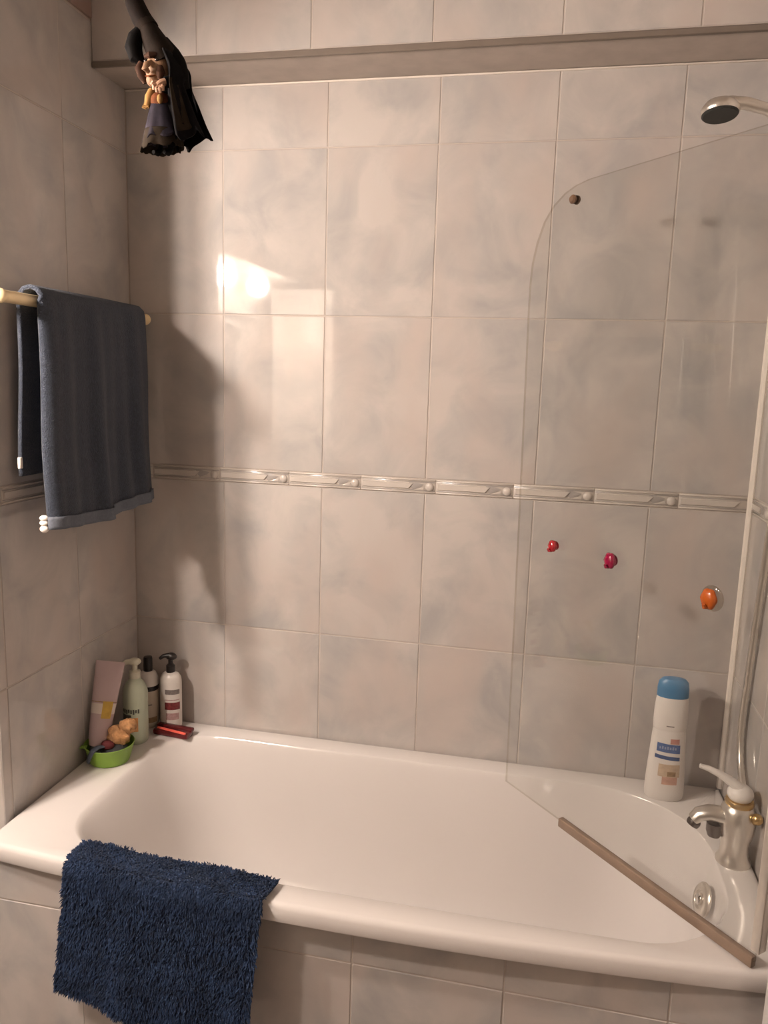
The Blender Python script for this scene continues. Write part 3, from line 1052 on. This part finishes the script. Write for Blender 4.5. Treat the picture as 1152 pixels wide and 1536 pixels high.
b.tube([dw(243, 108, -.028), dw(244, 117, -.030), dw(240, 125, -.024)], [.006, .009, .004], 10)
b.tube([dw(220, 92, -.028), dw(230, 92, -.034), dw(238, 90, -.03)], [.004, .006, .004], 8)
b.build('curls', M['hair_brown'], doll)
# arms and hands
b = B()
b.tube([dw(266, 118, -.004), dw(262, 128, -.022), dw(252, 133, -.034)], [.012, .0115, .010], 12)
b.build('sleeve', M['cloak'], doll)
b = B()
b.tube([dw(256, 130, -.030), dw(248, 135, -.038), dw(243, 139, -.040)], [.0085, .0105, .009], 12, flat=.7)
for k, (fx, fy) in enumerate(((238, 145), (243, 149), (248, 150), (252, 147))):
    b.tube([dw(243 + 2.6 * k, 138 + (k % 2), -.040), dw(fx + 1, fy - 4, -.047), dw(fx, fy, -.043)], [.0045, .0040, .0030], 8)
b.tube([dw(243, 134, -.040), dw(238, 135, -.046), dw(235, 138, -.044)], [.0042, .0036, .003], 8)
b.build('hand', M['skin_pale'], doll)
b = B()
b.tube([dw(224, 138, -.012), dw(222, 150, -.018), dw(219, 164, -.022)], [.008, .010, .006], 10)
for k in range(5):
    b.tube([dw(219 + (k - 2) * 1.6, 160, -.022), dw(217.5 + (k - 2) * 2.2, 168 - abs(k - 2), -.026)], [.003, .0018], 6)
b.build('hand', M['straw'], doll)
# belly sash, dress and cloak
b = B()
b.blob(dw(237, 156, -.010), (.022, .022, .020), 0, 18, 12, rot=hr)
b.build('sash', M['rust'], doll)
B().blob(dw(243, 156, -.032), (.006, .005, .009), 0, 12, 8).build('buckle', M['straw'], doll)
b = B().tube([dw(222, 132, .004), dw(234, 133, .0), dw(246, 130, .004)], [.010, .012, .010], 10)
b.build('collar', M['hair'], doll)


def skirt(top, bot, y0, nu, wave, phase, jag, seed):
    """open cone of cloth between two ellipses, ragged hem"""
    (tx, ty, trx, try_), (bx, by, brx, bry, tilt) = top, bot

    def fn(u, s):
        a = 2 * PI * u
        cx, cz = dw(tx + (bx - tx) * s, ty + (by - ty) * s).x, dw(0, ty + (by - ty) * s).z
        k = 1 + wave * s * math.sin(a * 6 + phase) + wave * .5 * s * math.sin(a * 11 + seed)
        rx, ry = (trx + (brx - trx) * s) * k, (try_ + (bry - try_) * s) * k
        z = cz + tilt * s * math.cos(a)
        if s > .7:
            z += (s - .7) / .3 * jag * noise.noise(Vector((math.cos(a) * 3, math.sin(a) * 3, seed)))
        return Vector((cx + rx * math.cos(a), y0 + ry * math.sin(a), z))
    return B().grid(fn, nu, 14)


o = skirt((237, 158, .023, .022), (238, 212, .040, .036, .004), -.006, 48, .06, .4, .010, 2.0).build('dress', M['dress'], doll)
solidify(o, .002, 0)
o = skirt((238, 198, .0355, .034), (236, 225, .042, .036, .004), -.006, 48, .05, .4, .012, 2.0).build('dress_hem', M['dress_hem'], doll)
solidify(o, .002, 0)


def cloak_fn(u, s):
    L0 = [(246, 84), (251, 108), (250, 140), (249, 172), (250, 206), (249, 221)]
    R0 = [(255, 84), (271, 108), (273, 134), (284, 160), (295, 188), (306, 206)]
    k = s * 5
    i = min(int(k), 4)
    t = k - i
    l = (L0[i][0] + (L0[i + 1][0] - L0[i][0]) * t, L0[i][1] + (L0[i + 1][1] - L0[i][1]) * t)
    r = (R0[i][0] + (R0[i + 1][0] - R0[i][0]) * t, R0[i][1] + (R0[i + 1][1] - R0[i][1]) * t)
    px, py = l[0] + (r[0] - l[0]) * u, l[1] + (r[1] - l[1]) * u
    if s > .8:
        py += (s - .8) / .2 * (10 * noise.noise(Vector((u * 5, 3, 1))) + 5 * math.sin(u * 14))
    dy = -.028 * math.sin(PI * u) - .010 * math.sin(u * 13 + s * 2) * s - .008
    return dw(px, py, dy)


def cloak_back(u, s):
    p = cloak_fn(1 - u, s)
    return Vector((p.x - .03 * math.sin(PI * u) * s, .022 + .034 * math.sin(PI * u) + .006 * math.sin(u * 12) * s, p.z + .004))


b = B().grid(cloak_fn, 26, 22)
b.grid(cloak_back, 26, 22)
o = b.build('cloak', M['cloak'], doll)
solidify(o, .003, 0)
b = B().grid(lambda u, s: cloak_fn(.50 + .30 * u, .34 + .55 * s) + Vector((0, -.0035, 0)), 10, 12)
b.build('cloak_fold', M['dress_hem'], doll)
# two small boots under the hem
for px in (229, 246):
    b = B().tube([dw(px, 212, .002), dw(px, 224, .002), dw(px - 1, 230, -.006), dw(px - 3, 231, -.018)], [.006, .0055, .0065, .004], 10)
    b.build('boot', M['hair'], doll)
tip = dw(187, -55)
b = B().tube([tip + Vector((0, 0, -.004)), tip + Vector((.001, 0, .12)), Vector((tip.x, 0, (CEIL - DB.z - .002) / DS))], .0014, 6)
b.build('hanging_string', M['string'], doll)
b = B().lathe([(.010, 0), (.010, -.004), (.003, -.010)], 12, mat4=Matrix.Translation((tip.x, 0, (CEIL - DB.z) / DS)))
b.build('ceiling_hook', M['brass'], doll)


# ------------------------------------------------------------------ mirror lamp (out of frame, seen in the glaze)
lamp = tag(empty('mirror_lamp', (LEFT, -1.40, 1.985)), 'mirror lamp with two frosted globes on the left wall, outside the photo', 'lamp')
B().box((0, -.52, -.13), (.022, .40, .055), .006, seg=2).build('back_plate', M['lamp_plate'], lamp)
B().box((0, -.52, .055), (.22, .40, .075), .004, seg=2).build('shade_board', M['lamp_plate'], lamp)  # unseen board, added to keep bulb light off the upper wall
for y in (-.20, .20):
    B().tube([(.02, y, 0), (.08, y, 0)], [.020, .024], 16).build('socket', M['gold'], lamp)
    B().blob((.12, y, 0), .044, 0, 20, 14).build('globe', M['globe'], lamp)

cup = tag(empty('reflector', (LEFT, -2.10, 0)), 'unseen tall white cabinet added for its bright reflection in the tiles', 'reflector')  # unseen cabinet, added so its lit front mirrors in the tile glaze
B().box((.002, -.45, .002), (.36, 0, 2.03), .004, seg=2).build('carcass', M['lamp_plate'], cup)
for z0, z1 in ((.06, .98), (1.0, 2.01)):
    B().box((.012, -.001, z0), (.35, .016, z1), .004, seg=2).build('door', M['lamp_plate'], cup)
for z in (.85, 1.12):
    B().lathe([(.008, 0), (.007, .012), (.014, .018), (.014, .026), (.002, .03)], 16, mat4=Matrix.Translation((.31, .016, z)) @ Matrix.Rotation(-PI / 2, 4, 'X')).build('knob', M['chrome_soft'], cup)
